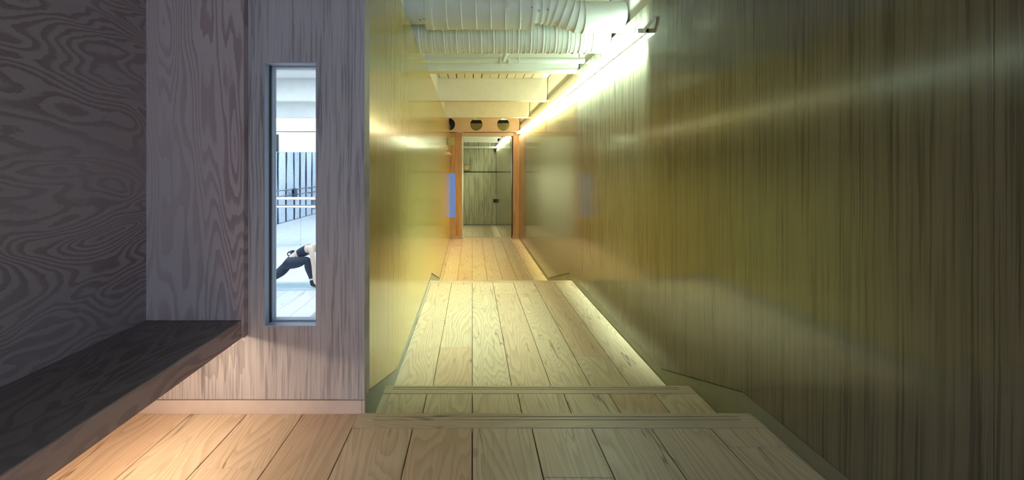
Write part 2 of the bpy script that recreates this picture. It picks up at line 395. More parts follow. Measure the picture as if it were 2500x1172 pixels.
# left
bm = bmesh.new()
prism(bm, [(xl(YW+0.03)-0.05, YW+0.01, Z5-0.05), (xl(YD)-0.05, YD+0.15, Z5-0.05), (xl(YD)-0.05, YD+0.15, HT-0.005), (xl(YW+0.03)-0.05, YW+0.01, HT-0.005)], (-0.08, 0, 0))
wl = mk('wall_left', bm, M['white']); tag(wl, 'left corridor wall with glossy golden plywood lining', kind='structure')
for a, b in ((YW+0.001, 6.7), (6.7, 10.9), (10.9, YD)):
    lining(wl, xl, a, b-0.001, HT, -0.048, M['left'])
skirting(wl, lambda y: xl(y)-0.008, YW+0.002, YD, -0.03, M['base_grey'])
gap_line(wl, lambda y: xl(y)-0.006, YW+0.002, YD, -0.02)
bm = bmesh.new(); prism(bm, [(xl(YW)-0.055, YW+0.12, HT-0.004), (xl(YD)-0.055, YD+0.15, HT-0.004), (xl(YD)-0.055, YD+0.15, ZC), (xl(YW)-0.055, YW+0.12, ZC)], (-0.07, 0, 0))
mk('upper_wall', bm, M['white'], wl)

# window wall (frontal, left of the corridor) with the slot opening
WX0, WX1, WZ0, WZ1 = -1.072, -0.802, 0.448, 1.809
ww = thing('wall_window', (-1.2, YW, 0), 'grey stained plywood wall holding the slot window', kind='structure')
bm = bmesh.new(); xe = xl(YW)
bb = 0.073
for b in ((-7.6, WX0, bb, ZC), (WX1, xe, bb, ZC), (WX0, WX1, bb, WZ0), (WX0, WX1, WZ1, ZC)):
    box(bm, b[0], b[1], YW, YW+0.12, b[2], b[3])
bmesh.ops.remove_doubles(bm, verts=bm.verts, dist=1e-5)
mk('panel', bm, M['window_wall'], ww)
bx('baseboard', (-2.0, xe-0.014, YW-0.004, YW+0.02, -0.02, bb-0.005), M['base_cream'], ww)
bx('corner_block', (xe-0.012, xe, YW-0.004, YW+0.02, -0.03, bb-0.006), M['base_cream'], ww)
bx('core', (-7.6, xe-0.06, YW+0.021, YW+0.12, Z5-0.05, bb-0.002), M['white'], ww)
# window: reveal boards, gasket, inner frame, pane
w1 = thing('window_1', ((WX0+WX1)/2, YW+0.06, WZ0), 'tall narrow slot window with bluish stained reveal looking into the bright studio', kind='structure')
T = 0.004
bx('reveal', (WX0, WX0+T, YW-0.001, YW+0.068, WZ0, WZ1), M['frame_blue'], w1)
bx('reveal', (WX1-T, WX1, YW-0.001, YW+0.068, WZ0, WZ1), M['frame_blue'], w1)
bx('reveal', (WX0+T, WX1-T, YW-0.001, YW+0.068, WZ0, WZ0+T), M['frame_blue'], w1)
bx('reveal', (WX0+T, WX1-T, YW-0.001, YW+0.068, WZ1-T, WZ1), M['frame_blue'], w1)
for s in (0, 1):
    g = (WX0+T, WX0+T+0.007) if s == 0 else (WX1-T-0.007, WX1-T)
    bx('gasket', (*g, YW+0.055, YW+0.072, WZ0+T, WZ1-T), M['gasket'], w1)
fr = 0.012
bx('window_frame', (WX0, WX0+fr, YW+0.072, YW+0.125, WZ0, WZ1), M['frame_blue'], w1)
bx('window_frame', (WX1-fr, WX1, YW+0.072, YW+0.125, WZ0, WZ1), M['frame_blue'], w1)
bx('window_frame', (WX0+fr, WX1-fr, YW+0.072, YW+0.125, WZ0, WZ0+fr), M['frame_blue'], w1)
bx('window_frame', (WX0+fr, WX1-fr, YW+0.072, YW+0.125, WZ1-fr, WZ1), M['frame_blue'], w1)
bx('pane', (WX0+fr, WX1-fr, YW+0.095, YW+0.101, WZ0+fr, WZ1-fr), M['glass'], w1)

# bench alcove
BX, BZ, BY = -1.646, 0.496, 2.44
wa = bx('wall_alcove', (BX-0.04, BX, -3.5, BY+0.05, BZ-0.05, ZC), M['ply_left']); tag(wa, 'dark wavy grained plywood wall behind the bench', kind='structure')
wu = bx('wall_plinth', (-2.06, -2.0, -3.5, YW, -0.05, BZ-0.02), M['base_cream']); tag(wu, 'recessed wall under the bench', kind='structure')
wv = bx('wall_recess', (-2.0, BX-0.041, -3.5, YW, BZ-0.05, BZ-0.02), M['base_cream']); tag(wv, 'underside of the recess below the bench', kind='structure')
pe = bx('trim_1', (BX, -1.154, BY, YW-0.001, BZ-0.09, ZC), M['ply_panel']); tag(pe, 'upright grained plywood panel at the end of the bench', kind='structure')
be = thing('bench', (-1.4, 0.6, 0.40), 'long dark wooden wall bench with warm light glowing beneath it', 'bench')
bx('seat', (BX+0.001, -1.169, -1.5, BY-0.001, BZ-0.028, BZ), M['bench_top'], be, 0.002)
bx('fascia', (-1.190, -1.164, -1.5, BY-0.001, BZ-0.092, BZ-0.0005), M['bench_front'], be, 0.002)
bx('underside', (BX+0.001, -1.1905, -1.5, BY-0.001, BZ-0.05, BZ-0.029), M['bench_front'], be)
li = thing('strip_light', (-1.5, 0.5, 0.42), 'warm light strip fixed underneath the bench', 'light')
bx('channel', (-1.31, -1.27, -1.1, 2.38, BZ-0.062, BZ-0.051), M['white'], li)
bx('diffuser', (-1.305, -1.275, -1.1, 2.38, BZ-0.070, BZ-0.0625), emit('warm_led', (1.0, 0.78, 0.54), BENCH_LED), li)

# rear wall of the foyer with a window added to let in bluish light (behind the viewer)
wb = thing('wall_back', (0, -3.6, 0), 'rear foyer wall around the added window', kind='structure')
WBX0, WBX1 = -0.35, 1.30
bm = bmesh.new()
for b in ((-2.06, WBX0, -0.05, ZC), (WBX1, 1.62, -0.05, ZC), (WBX0, WBX1, -0.05, 0.3), (WBX0, WBX1, 2.6, ZC)): box(bm, b[0], b[1], -3.6, -3.5, b[2], b[3])
mk('panel', bm, M['charcoal'], wb)
w2 = thing('added_window', ((WBX0+WBX1)/2, -3.55, 0.3), 'unseen window added behind the viewer to let in bluish fill light', kind='structure')
wm = (WBX0+WBX1)/2
for b in ((WBX0, WBX0+0.05, 0.3, 2.6), (WBX1-0.05, WBX1, 0.3, 2.6), (wm-0.025, wm+0.025, 0.35, 2.55), (WBX0+0.05, WBX1-0.05, 0.3, 0.35), (WBX0+0.05, WBX1-0.05, 2.55, 2.6)):
    bx('window_frame', (b[0], b[1], -3.58, -3.52, b[2], b[3]), M['steel'], w2)
bx('pane', (WBX0+0.05, wm-0.025, -3.553, -3.547, 0.35, 2.55), M['glass'], w2); bx('pane', (wm+0.025, WBX1-0.05, -3.553, -3.547, 0.35, 2.55), M['glass'], w2)

# ------------------------------------------------------------------ ceiling deck
ce = bx('ceiling', (-7.7, 1.62, -3.6, 24.6, ZC+0.045, ZC+0.20), M['gap']); tag(ce, 'ceiling deck of cream boards with dark gaps', kind='structure')
nb = 13; cw = (1.45+0.62)/nb
for k in range(nb):
    a = -0.62+k*cw
    bx('board', (a+(0.012 if k % 3 else 0.004), a+cw-0.004, YW+0.1, 24.4, ZC, ZC+0.04), M['cream'], ce)
bx('soffit', (-7.7, -0.625, YW+0.06, 24.4, ZC, ZC+0.044), M['white'], ce)
bx('soffit', (-1.7, 1.46, -3.6, YW+0.05, ZC, ZC+0.044), M['charcoal'], ce)

# beams
def beam(y, x0, x1, label, m, zb=HT+0.002, zt=ZC, holes=None, y_fl=0.20, grp='white ceiling beams across the corridor'):
    o = thing('ceiling_beam', ((x0+x1)/2, y, zb), label, 'beam', grp)
    bx('bottom_flange', (x0, x1, y, y+y_fl, zb, zb+0.022), m, o)
    yw0, yw1 = y+y_fl/2-0.012, y+y_fl/2+0.012
    if not holes:
        yw0 = y+0.012
        bx('web', (x0, x1, yw0, yw1, zb+0.022, zt), m, o)
    else:
        bm = bmesh.new(); zc, r = holes['z'], holes['r']
        xs = [x0]+[c+d for c in holes['x'] for d in (-r*1.25, r*1.25)]+[x1]
        for i in range(0, len(xs), 2): box(bm, xs[i], xs[i+1], yw0, yw1, zb+0.022, zt)
        for c in holes['x']:
            n = 32; sq = r*1.25; outer = []; inner = []
            for k in range(n):
                a = 2*math.pi*k/n+math.pi/4; ca, sa = math.cos(a), math.sin(a)
                q = 1/max(abs(ca), abs(sa)); dz = sa*q
                outer.append((c+ca*q*sq, zc+(dz*(zt-zc) if dz > 0 else dz*(zc-zb-0.022)))); inner.append((c+ca*r, zc+sa*r))
            for y_ in (yw0, yw1):
                vo = [bm.verts.new((p[0], y_, p[1])) for p in outer]; vi = [bm.verts.new((p[0], y_, p[1])) for p in inner]
                for k in range(n): bm.faces.new((vo[k], vo[(k+1) % n], vi[(k+1) % n], vi[k]))
                if y_ == yw0: v0 = vi
                else:
                    for k in range(n): bm.faces.new((v0[k], v0[(k+1) % n], vi[(k+1) % n], vi[k]))
        mk('web', bm, m, o)
    bx('top_flange', (x0, x1, y, y+y_fl, zt-0.02, zt-0.001), m, o)
    return o
beam(6.57, -7.5, 1.45, 'white ceiling beam just behind the sprinkler pipe', M['white'])
beam(9.34, -7.5, 1.45, 'cream ceiling beam below the slotted deck, second behind the ducts', M['white'])
beam(12.28, -7.5, 1.45, 'yellow lit ceiling beam in front of the beam with round holes', M['white'])
beam(14.40, -0.95, 1.41, 'orange beam with three round holes above the far doorway', M['orange_steel'], zb=H0+1.165, zt=ZC-0.08,
     holes={'x': [-0.70, 0.122, 0.928], 'z': H0+1.39, 'r': 0.185}, grp='perforated beam')
for i, y in enumerate((17.2, 20.0, 22.9)):
    beam(y, -0.42, 1.20, ('nearest', 'middle', 'farthest')[i]+' pale beam seen through the far doorway', M['white'], grp='beams beyond the doorway')

# ------------------------------------------------------------------ ducts
def spiral(parent, x0, x1, y, z, r, step, rib=0.006, lean=0.03):
    x = x0+0.03
    while x < x1-0.03:
        n = 32; pts = []
        bm = bmesh.new(); A = []; B = []; C = []
        for k in range(n+1):
            a = 2*math.pi*k/n; xx = min(max(x+lean*2*(k/n-0.5), x0), x1)
            ca, sa = math.cos(a-math.pi/2), math.sin(a-math.pi/2)
            A.append(bm.verts.new((xx-rib, y+ca*r, z+sa*r))); B.append(bm.verts.new((xx, y+ca*(r+rib), z+sa*(r+rib)))); C.append(bm.verts.new((xx+rib, y+ca*r, z+sa*r)))
        for k in range(n):
            bm.faces.new((A[k], A[k+1], B[k+1], B[k])); bm.faces.new((B[k], B[k+1], C[k+1], C[k]))
        mk('spiral_seam', bm, M['duct_seam'], parent, smooth=True)
        x += step
D1Y, D1Z = 4.62, H0+1.556
d1 = thing('round_duct', (0.4, D1Y, D1Z-0.2), 'nearest white round duct with a wide spiral barrel and a bent narrower end', 'duct', 'white ventilation ducts')
tb('stub', [(-0.64, D1Y, D1Z), (-0.42, D1Y, D1Z)], 0.150, M['duct'], d1, 40)
bm = bmesh.new(); tube(bm, [(-0.445, D1Y, D1Z), (-0.440, D1Y, D1Z), (0.570, D1Y, D1Z), (0.575, D1Y, D1Z)], [0.19, 0.2, 0.2, 0.19], 48)
mk('barrel', bm, M['duct'], d1, smooth=True)
spiral(d1, -0.43, 0.56, D1Y, D1Z, 0.2, 0.137, rib=0.009)
bm = bmesh.new(); tube(bm, [(0.555, D1Y, D1Z), (0.585, D1Y, D1Z)], 0.208, 48); mk('end_ring', bm, M['duct_seam'], d1, smooth=True)
path = [(0.58, D1Z), (0.66, D1Z), (0.73, D1Z-0.003), (0.80, D1Z-0.018), (0.87, D1Z-0.042), (0.94, D1Z-0.066), (1.00, D1Z-0.083), (1.06, D1Z-0.088), (1.44, D1Z-0.088)]
tb('elbow', [(x, D1Y, z) for x, z in path[:8]], 0.142, M['duct'], d1, 40)
tb('tail', [(x, D1Y, z) for x, z in path[7:]], 0.146, M['duct'], d1, 40)
for i, (x, z) in enumerate(path[:8]):
    sl = (0, 0, 0.12, 0.3, 0.33, 0.3, 0.15, 0)[i]; n = Vector((1, 0, -sl)).normalized()*0.007
    tb('collar', [Vector((x, D1Y, z))-n, Vector((x, D1Y, z))+n], 0.154, M['duct_seam'], d1, 40)
for x in (-0.38, 0.33):
    bm = bmesh.new(); tube(bm, [(x-0.016, D1Y, D1Z), (x+0.016, D1Y, D1Z)], 0.204, 40)
    s = mk('hanger_strap', bm, M['duct_seam'], d1, smooth=True)
    tb('hanger_rod', [(x, D1Y, D1Z+0.2), (x, D1Y, ZC)], 0.006, M['duct_seam'], d1, 8)
    bx('hanger_clip', (x-0.012, x+0.012, D1Y-0.215, D1Y-0.195, D1Z-0.06, D1Z+0.01), M['duct_seam'], d1)
for x, z in ((-0.455, -0.13), (-0.49, -0.138), (0.545, -0.06), (0.62, -0.07), (0.70, -0.06), (0.86, -0.09), (1.08, -0.1), (1.08, -0.16)):
    yy = D1Y-math.sqrt(max(0.0, (0.152 if x < -0.445 or x > 0.58 else 0.2)**2-min(0.13, abs(z))**2))
    bx('screw', (x-0.005, x+0.005, yy-0.004, yy+0.012, D1Z+z-0.005, D1Z+z+0.005), M['steel'], d1)
D2Y, D2Z = 5.12, H0+1.449
d2 = thing('round_duct', (0.4, D2Y, D2Z-0.2), 'farther white round duct with close ribs right behind the bent one', 'duct', 'white ventilation ducts')
tb('barrel', [(-0.64, D2Y, D2Z), (1.42, D2Y, D2Z)], 0.2, M['duct'], d2, 48)
spiral(d2, -0.6, 1.40, D2Y, D2Z, 0.2, 0.128, rib=0.009)
spiral(d2, -0.57, 1.40, D2Y, D2Z, 0.2, 0.0427, rib=0.004)
x = -0.42
tb('hanger_rod', [(x, D2Y-0.208, D2Z+0.12), (x, D2Y-0.208, D2Z)], 0.006, M['duct_seam'], d2, 8)
bm = bmesh.new(); tube(bm, [(x-0.012, D2Y, D2Z), (x+0.012, D2Y, D2Z)], 0.206, 40); mk('hanger_strap', bm, M['duct_seam'], d2, smooth=True)

# sprinkler pipe
PY, PZ = 6.2, H0+1.414
sp = thing('sprinkler_pipe', (0.4, PY, PZ-0.04), 'white sprinkler pipe crossing below the ceiling behind the ducts', 'pipe')
tb('pipe', [(-0.62, PY, PZ), (1.44, PY, PZ)], 0.037, M['duct'], sp, 20)
for x in (0.36, 0.46): tb('coupling', [(x-0.012, PY, PZ), (x+0.012, PY, PZ)], 0.050, M['duct_seam'], sp, 20)
hd = tb('sprinkler_drop', [(0.395, PY-0.03, PZ-0.02), (0.425, PY-0.06, PZ+0.055)], [0.026, 0.028], M['duct'], sp, 14)
bm = bmesh.new(); bmesh.ops.create_uvsphere(bm, u_segments=16, v_segments=10, radius=0.04, matrix=Matrix.Translation((0.43, PY-0.065, PZ+0.088)) @ Matrix.Diagonal((1, 1, 1.2, 1)))
mk('sprinkler_cap', bm, M['white'], hd, smooth=True)
for x in (0.36, 0.47): bx('clamp_bolt', (x-0.006, x+0.006, PY-0.056, PY-0.04, PZ-0.06, PZ+0.01), M['duct_seam'], hd)
tb('hanger_rod', [(0.60, PY-0.042, PZ-0.05), (0.60, PY-0.042, ZC)], 0.005, M['duct_seam'], sp, 8)
bx('hanger_clip', (0.588, 0.612, PY-0.05, PY-0.035, PZ+0.0, PZ+0.09), M['duct_seam'], sp)

# ------------------------------------------------------------------ corridor tube lights on the right wall
def led(y0, y1, col, power, label, x=XR, z=H0+1.14):
    o = thing('tube_light', (x-0.02, (y0+y1)/2, z-0.02), label, 'light', 'tube lights along the right wall')
    bx('batten', (x-0.012, x-0.0005, y0, y1, z-0.014, z+0.014), M['white'], o)
    tb('tube', [(x-0.055, y0+0.015, z), (x-0.055, y1-0.015, z)], 0.016, emit('tube_glow', col, power), o, 12)
    for nm_, w_, sp_, rot, dx in (('down_fill', DOWN_FILL_W, DOWN_FILL_SPREAD, 36, 0.062), ('wash_fill', WASH_W, 50, -19, 0.048), ('upward_fill', UP_W, 80, -160, 0.05)):  # extra area lights added to brighten floor, wall and ceiling
        ld = bpy.data.lights.new(nm_, 'AREA'); ld.shape = 'RECTANGLE'; ld.size = 0.02; ld.size_y = y1-y0-0.03
        ld.energy = w_*(y1-y0)*power/LED_NEAR; ld.color = col; ld.spread = math.radians(sp_)
        lo = bpy.data.objects.new(nm_, ld); COL.objects.link(lo); lo.parent = o
        lo.location = Vector((x-dx, (y0+y1)/2, z+(0.022 if rot < -90 else -0.022)))-Vector(o.location)
        lo.rotation_euler = (0, math.radians(rot), 0)
    for a in (y0, y1-0.014): bx('end_cap', (x-0.075, x-0.0005, a, a+0.014, z-0.018, z+0.018), M['white'], o)
    return o
l1 = led(3.93, 6.60, (0.74, 1.0, 0.76), LED_NEAR, 'greenish white tube light at the near end of the right wall')
led(6.62, 9.30, (0.96, 0.98, 0.54), LED_NEAR*0.8, 'pale yellow tube light second from the near end of the right wall')
led(9.32, 12.0, (1.0, 0.91, 0.38), LED_FAR, 'yellow tube light third from the near end of the right wall')
led(12.02, 14.70, (1.0, 0.82, 0.46), LED_FAR*0.8, 'orange tube light beside the far doorway')
led(15.3, 24.0, (0.90, 1.0, 0.66), LED_FAR*0.65, 'greenish tube light on the wall beyond the far doorway', x=1.20)
tb('cable', [(XR-0.03, 3.93, H0+1.14), (XR-0.045, 3.88, H0+1.13), (XR-0.03, 3.80, H0+1.16), (XR-0.012, 3.74, H0+1.19)], 0.012, M['duct_seam'], l1, 10)
tb('hook', [(XR-0.05, 3.97, H0+1.13), (XR-0.075, 4.0, H0+1.15), (XR-0.06, 4.03, H0+1.19)], 0.008, M['duct_seam'], l1, 8)

# ------------------------------------------------------------------ far doorway
fw = thing('wall_far', (0.35, YD, Z5), 'orange stained plywood wall around the far doorway', kind='structure')
bx('panel', (-0.80, -0.313, YD, YD+0.15, Z5+0.10, H0+1.165), M['orange_ply'], fw)
bx('panel', (1.25, XR, YD, YD+0.15, Z5+0.10, H0+1.165), M['orange_ply'], fw)
bx('header', (-0.313, 1.25, YD, YD+0.15, H0+1.06, H0+1.165), M['orange_steel'], fw)
bx('upper_panel', (-0.80, XR, YD+0.3, YD+0.32, H0+1.66, ZC), M['orange_steel'], fw)
bx('void_panel', (-0.95, -0.52, YD+0.16, YD+0.18, H0+1.0, ZC), M['dark'], fw)  # black sheet added as the dark beyond the hole, blocking the sky
bx('baseboard', (-0.78, -0.305, YD-0.012, YD+0.15, Z5, Z5+0.097), M['base_orange'], fw)
bx('baseboard', (1.235, XR-0.001, YD-0.012, YD+0.15, Z5, Z5+0.097), M['base_orange'], fw)
bd = thing('hole_backing', (0.5, 15.6, H0+1.2), 'invented olive box with a toothed dark edge, darkening the view through the beam holes', 'duct')  # olive and black box added to darken what shows through the holes
bx('casing', (-0.3, 1.3, 15.60, 15.9, H0+1.31, H0+1.53), M['olive_paint'], bd)
bx('cover_strip', (-0.3, 1.3, 15.58, 15.92, H0+1.18, H0+1.305), M['gasket'], bd)
for k in range(32): bx('tooth', (-0.29+0.05*k, -0.265+0.05*k, 15.585, 15.6, H0+1.535, H0+1.56), M['gasket'], bd)
bx('top_rail', (-0.3, 1.3, 15.6, 15.9, H0+1.56, H0+1.64), M['gasket'], bd)
w3 = thing('window_3', (-0.63, YD-0.01, H0-1.4), 'narrow slot window glowing blue beside the far doorway', kind='structure')
bx('pane', (-0.72, -0.525, YD-0.004, YD-0.001, H0-1.425, H0-0.075), M['blue_pane'], w3)
# far room
bx('panel_return', (1.2305, 1.46, YD+0.1605, YD+0.20, Z5, HT), M['gap'], wr)
wbk = bx('wall_end', (-0.6, 1.62, 24.34, 24.5, Z9-0.1, ZC), M['gap']); tag(wbk, 'weathered greenish board wall at the very end of the corridor', kind='structure')
bxs = [-0.44, -0.16, 0.10, 0.33, 0.58, 0.79, 0.99, 1.198]
for a, b in zip(bxs, bxs[1:]):
    o = random.uniform(0, 0.012)
    bx('board', (a+0.004, b-0.004, 24.31-o, 24.34, Z9+0.06, H0-0.085), M['back_ply'], wbk)
    bx('board', (a+0.004, b-0.004, 24.31-o, 24.34, H0-0.035, HT+0.2), M['back_ply'], wbk)
bx('baseboard', (-0.44, 1.198, 24.30, 24.34, Z9, Z9+0.05), M['base_grey'], wbk)
wfl = bx('wall_far_left', (-0.52, -0.44, YD+0.15, 24.34, Z9-0.1, ZC), M['cream']); tag(wfl, 'cream left wall of the passage beyond the far doorway', kind='structure')
sg = thing('exit_sign', (-0.27, 24.2, H0+0.0), 'small gold sign on the weathered end wall', 'sign')
bx('face', (-0.42, -0.11, 24.20, 24.215, H0+0.03, H0+0.27), M['brass'], sg, 0.002); bx('housing', (-0.435, -0.10, 24.216, 24.30, H0+0.02, H0+0.28), M['dark'], sg)
for k, (x, z) in enumerate(((-0.165, 0.17), (-0.14, 0.125), (-0.165, 0.08))): bx('mark', (x-0.022, x+0.022, 24.196, 24.1995, H0+z-0.008, H0+z+0.008), M['dark'], sg)
ob = thing('outlet_box', (1.12, 24.25, H0-1.6), 'small black box low in the right corner of the end wall', 'box')
bx('cover', (1.06, 1.18, 24.24, 24.30, H0-1.60, H0-1.42), M['dark'], ob, 0.004); bx('face_plate', (1.07, 1.17, 24.234, 24.2395, H0-1.585, H0-1.435), M['gasket'], ob)
sc = thing('security_camera', (1.14, 24.1, H0+0.95), 'tiny dark camera under the pipe at the end of the passage', 'camera')
bm = bmesh.new(); bmesh.ops.create_uvsphere(bm, u_segments=16, v_segments=10, radius=0.075, matrix=Matrix.Translation((1.15, 24.15, H0+1.02))); mk('dome', bm, M['dark'], sc, smooth=True)
tb('bracket', [(1.15, 24.16, H0+1.07), (1.15, 24.29, H0+1.16)], 0.03, M['steel'], sc, 10)
fp = thing('sprinkler_pipe', (0.5, 23.6, H0+1.12), 'pale pipe crossing in front of the weathered end wall', 'pipe')
tb('pipe', [(-0.43, 23.6, H0+1.15), (1.12, 23.6, H0+1.15)], 0.055, M['duct'], fp, 16)
tb('hanger_rod', [(0.85, 23.6, H0+1.19), (0.85, 23.6, ZC)], 0.012, M['duct_seam'], fp, 8)
# projecting sign and bracket on the left wall
es = thing('exit_sign', (xl(12.5)+0.1, 12.5, H0+0.66), 'square olive sign projecting from the left wall near the far doorway', 'sign')
bx('face', (-0.64, -0.452, 12.485, 12.50, H0+0.657, H0+0.85), M['olive'], es, 0.002)
bx('housing', (-0.652, -0.455, 12.501, 12.55, H0+0.665, H0+0.842), M['dark'], es)
wk = thing('wall_bracket', (xl(12.6)+0.04, 12.6, H0+0.43), 'small cream wedge bracket on the left wall below the olive sign', 'bracket')
bm = bmesh.new(); prism(bm, [(xl(12.6)+0.001, 12.6, H0+0.62), (xl(12.6)+0.022, 12.6, H0+0.53), (xl(12.6)+0.11, 12.6, H0+0.42), (xl(12.6)+0.001, 12.6, H0+0.42)], (0, 0.03, 0)); mk('wedge', bm, M['cream'], wk)
bx('fixing', (xl(12.6)+0.002, xl(12.6)+0.03, 12.59, 12.599, H0+0.505, H0+0.53), M['dark'], wk)

# ------------------------------------------------------------------ studio behind the slot window
wsl = bx('wall_studio_left', (-7.72, -7.6, YW, 13.52, Z5-0.1, ZC), M['slate']); tag(wsl, 'dark studio side wall faced with pale felt slabs', kind='structure')
y = 2.75; 
slab_edges = []
ys = [2.3, 3.14, 3.94, 4.76, 5.53, 6.23, 7.1, 7.94, 8.7, 9.5, 10.3, 11.1, 11.9, 12.7, 13.4]
for i, (a, b) in enumerate(zip(ys, ys[1:])):
    a2, b2 = max(a+0.095, YW+0.14), b-0.095
    bm = bmesh.new(); n = 14; L_, R_ = [], []
    ph1, ph2 = random.uniform(0, 6), random.uniform(0, 6)
    for k in range(n+1):
        z = Z5+0.02+(H0+1.3-Z5)*k/n
        L_.append((-7.598, a2+0.025*math.sin(z*1.7+ph1)+0.012*math.sin(z*4+ph2), z)); R_.append((-7.598, b2+0.025*math.sin(z*1.5+ph2)+0.012*math.sin(z*3.6+ph1), z))
    for k in range(n):
        prism(bm, [L_[k], R_[k], R_[k+1], L_[k+1]], (0.018, 0, 0))
    bmesh.ops.remove_doubles(bm, verts=bm.verts, dist=1e-5)
    mk('slab', bm, M['felt'], wsl)
wsb = bx('wall_studio_back', (-7.6, -0.72, 13.46, 13.6, Z5-0.1, ZC), M['white']); tag(wsb, 'white studio end wall above the mirrors', kind='structure')
MT = H0+0.511
for i in range(4):
    x1 = -3.53-1.22*(i-0); x0 = max(x1-1.22, -7.58)
    bx('mirror_panel', (x0+0.003, x1-0.003, 13.40, 13.41, Z5+0.005, MT), M['mirror'], wsb)
for i in range(2):
    x0 = -3.53+1.22*i
    bx('mirror_panel', (x0+0.003, x0+1.217, 13.40, 13.41, Z5+0.005, MT), M['mirror'], wsb)
bx('backing', (-7.6, -0.75, 13.411, 13.459, Z5, MT+0.005), M['white'], wsb)
bx('upper_panel', (-7.6, -0.75, 13.42, 13.459, MT+0.01, H0+1.073), M['white'], wsb)
bx('upper_panel', (-7.6, -0.75, 13.42, 13.459, H0+1.093, ZC-0.002), M['white'], wsb)
bx('reveal_strip', (-7.6, -0.75, 13.45, 13.459, H0+1.073, H0+1.093), M['slate'], wsb)
bar = thing('ballet_barre', (-5.8, 13.25, Z5), 'pair of pale wooden barres along the studio mirror', 'barre')
for z in (H0-0.765, H0-0.985):
    tb('rail', [(-7.4, 13.25, z), (-4.30, 13.25, z)], 0.029, M['barre'], bar, 16)
for x in (-7.2, -5.9, -4.36):
    bx('bracket', (x-0.02, x+0.02, 13.26, 13.39, H0-1.06, H0-0.73), M['steel'], bar)
    for z in (H0-0.765, H0-0.985): tb('cap', [(x-0.04, 13.25, z), (x+0.04, 13.25, z)], 0.036, M['white'], bar, 14)
bar2 = thing('ballet_barre', (-7.38, 7.0, Z5), 'pair of dark barres along the felt slab wall, seen in the mirror', 'barre')
for z in (H0-0.765, H0-0.985): tb('rail', [(-7.38, 3.0, z), (-7.38, 11.0, z)], 0.022, M['steel'], bar2, 12)
for y in (3.3, 4.6, 5.9, 7.4, 8.9, 10.4):
    for z in (H0-0.765, H0-0.985): tb('bracket', [(-7.38, y, z-0.01), (-7.44, y, z-0.05), (-7.55, y, z-0.04)], 0.012, M['steel'], bar2, 8)
tw = thing('towel', (-7.38, 6.7, H0-1.15), 'slate blue garment hung over the dark barre, seen in the mirror', 'towel')
bm = bmesh.new()
for k in range(10):
    pass
arc = [(-7.33, H0-1.10), (-7.325, H0-0.9), (-7.335, H0-0.765), (-7.365, H0-0.730), (-7.40, H0-0.732), (-7.425, H0-0.77), (-7.43, H0-0.95), (-7.425, H0-1.18)]
rows = []
for k in range(13):
    yy = 6.55+0.36*k/12; wv = 0.012*math.sin(k*1.3)
    rows.append([bm.verts.new((x+wv*(1 if x > -7.38 else -1), yy, z-0.02*math.sin(k*0.8))) for x, z in arc])
for A, B in zip(rows, rows[1:]):
    for k in range(len(arc)-1): bm.faces.new((A[k], A[k+1], B[k+1], B[k]))
bmesh.ops.solidify(bm, geom=bm.faces[:], thickness=0.012)
mk('drape', bm, M['cloth'], tw, smooth=True)
spk = thing('column_speaker', (-5.4, 13.36, MT), 'slim black column speaker on the white wall above the mirror', 'speaker')
bx('cabinet', (-5.425, -5.375, 13.36, 13.419, MT+0.02, MT+0.50), M['dark'], spk, 0.006); bx('grille', (-5.418, -5.382, 13.352, 13.3595, MT+0.035, MT+0.485), M['gasket'], spk)
lp = [(-6.2, 4.2), (-3.2, 4.2), (-6.2, 7.9), (-3.2, 7.9), (-6.2, 10.9), (-3.2, 10.9), (-6.2, 12.95), (-3.2, 12.95)]  # panels put in to light the studio; last pair brightens the end wall
nm = ['near left', 'near right', 'middle left', 'middle right', 'far left', 'far right', 'mirror side left', 'mirror side right']
for (x, y), s in zip(lp, nm):
    o = thing('added_ceiling_light', (x, y, ZC-0.06), s+' bluish white light panel added on the studio ceiling', 'light', 'added studio ceiling lights')
    bx('frame', (x-1.03, x+1.03, y-0.43, y+0.43, ZC-0.045, ZC-0.001), M['white'], o)
    bx('diffuser', (x-1.0, x+1.0, y-0.4, y+0.4, ZC-0.052, ZC-0.0455), emit('studio_glow', (0.76, 0.88, 1.0), STUDIO_PANEL), o)
ym = bx('yoga_mat', (-4.6, -2.3, 8.40, 9.02, Z5+0.001, Z5+0.009), M['mat'], None, 0.002); tag(ym, 'pale blue exercise mat on the studio floor under the person', 'mat')
fo = thing('foam_roller', (-2.14, 6.9, Z5), 'grey foam roller with brown core lying on the studio floor at the window edge', 'roller')
tb('foam', [(-2.14, 6.42, Z5+0.066), (-2.14, 7.32, Z5+0.066)], 0.064, M['foam'], fo, 28)
tb('core', [(-2.14, 6.405, Z5+0.066), (-2.14, 6.4195, Z5+0.066)], 0.058, M['cork'], fo, 28)
db = thing('dumbbell', (-4.43, 11.8, Z5), 'small black and white dumbbell on the floor behind the stretching person', 'dumbbell')
for s in (-1, 1): tb('weight_head', [(-4.42, 11.8+s*0.05, Z5+0.066), (-4.42, 11.8+s*0.12, Z5+0.066)], 0.065, M['dark'] if s > 0 else M['sock'], db, 6)
tb('grip', [(-4.42, 11.75, Z5+0.066), (-4.42, 11.85, Z5+0.066)], 0.018, M['steel'], db, 10)
tb('band', [(-4.42, 11.675, Z5+0.066), (-4.42, 11.679, Z5+0.066)], 0.03, M['whitecloth'], db, 12)

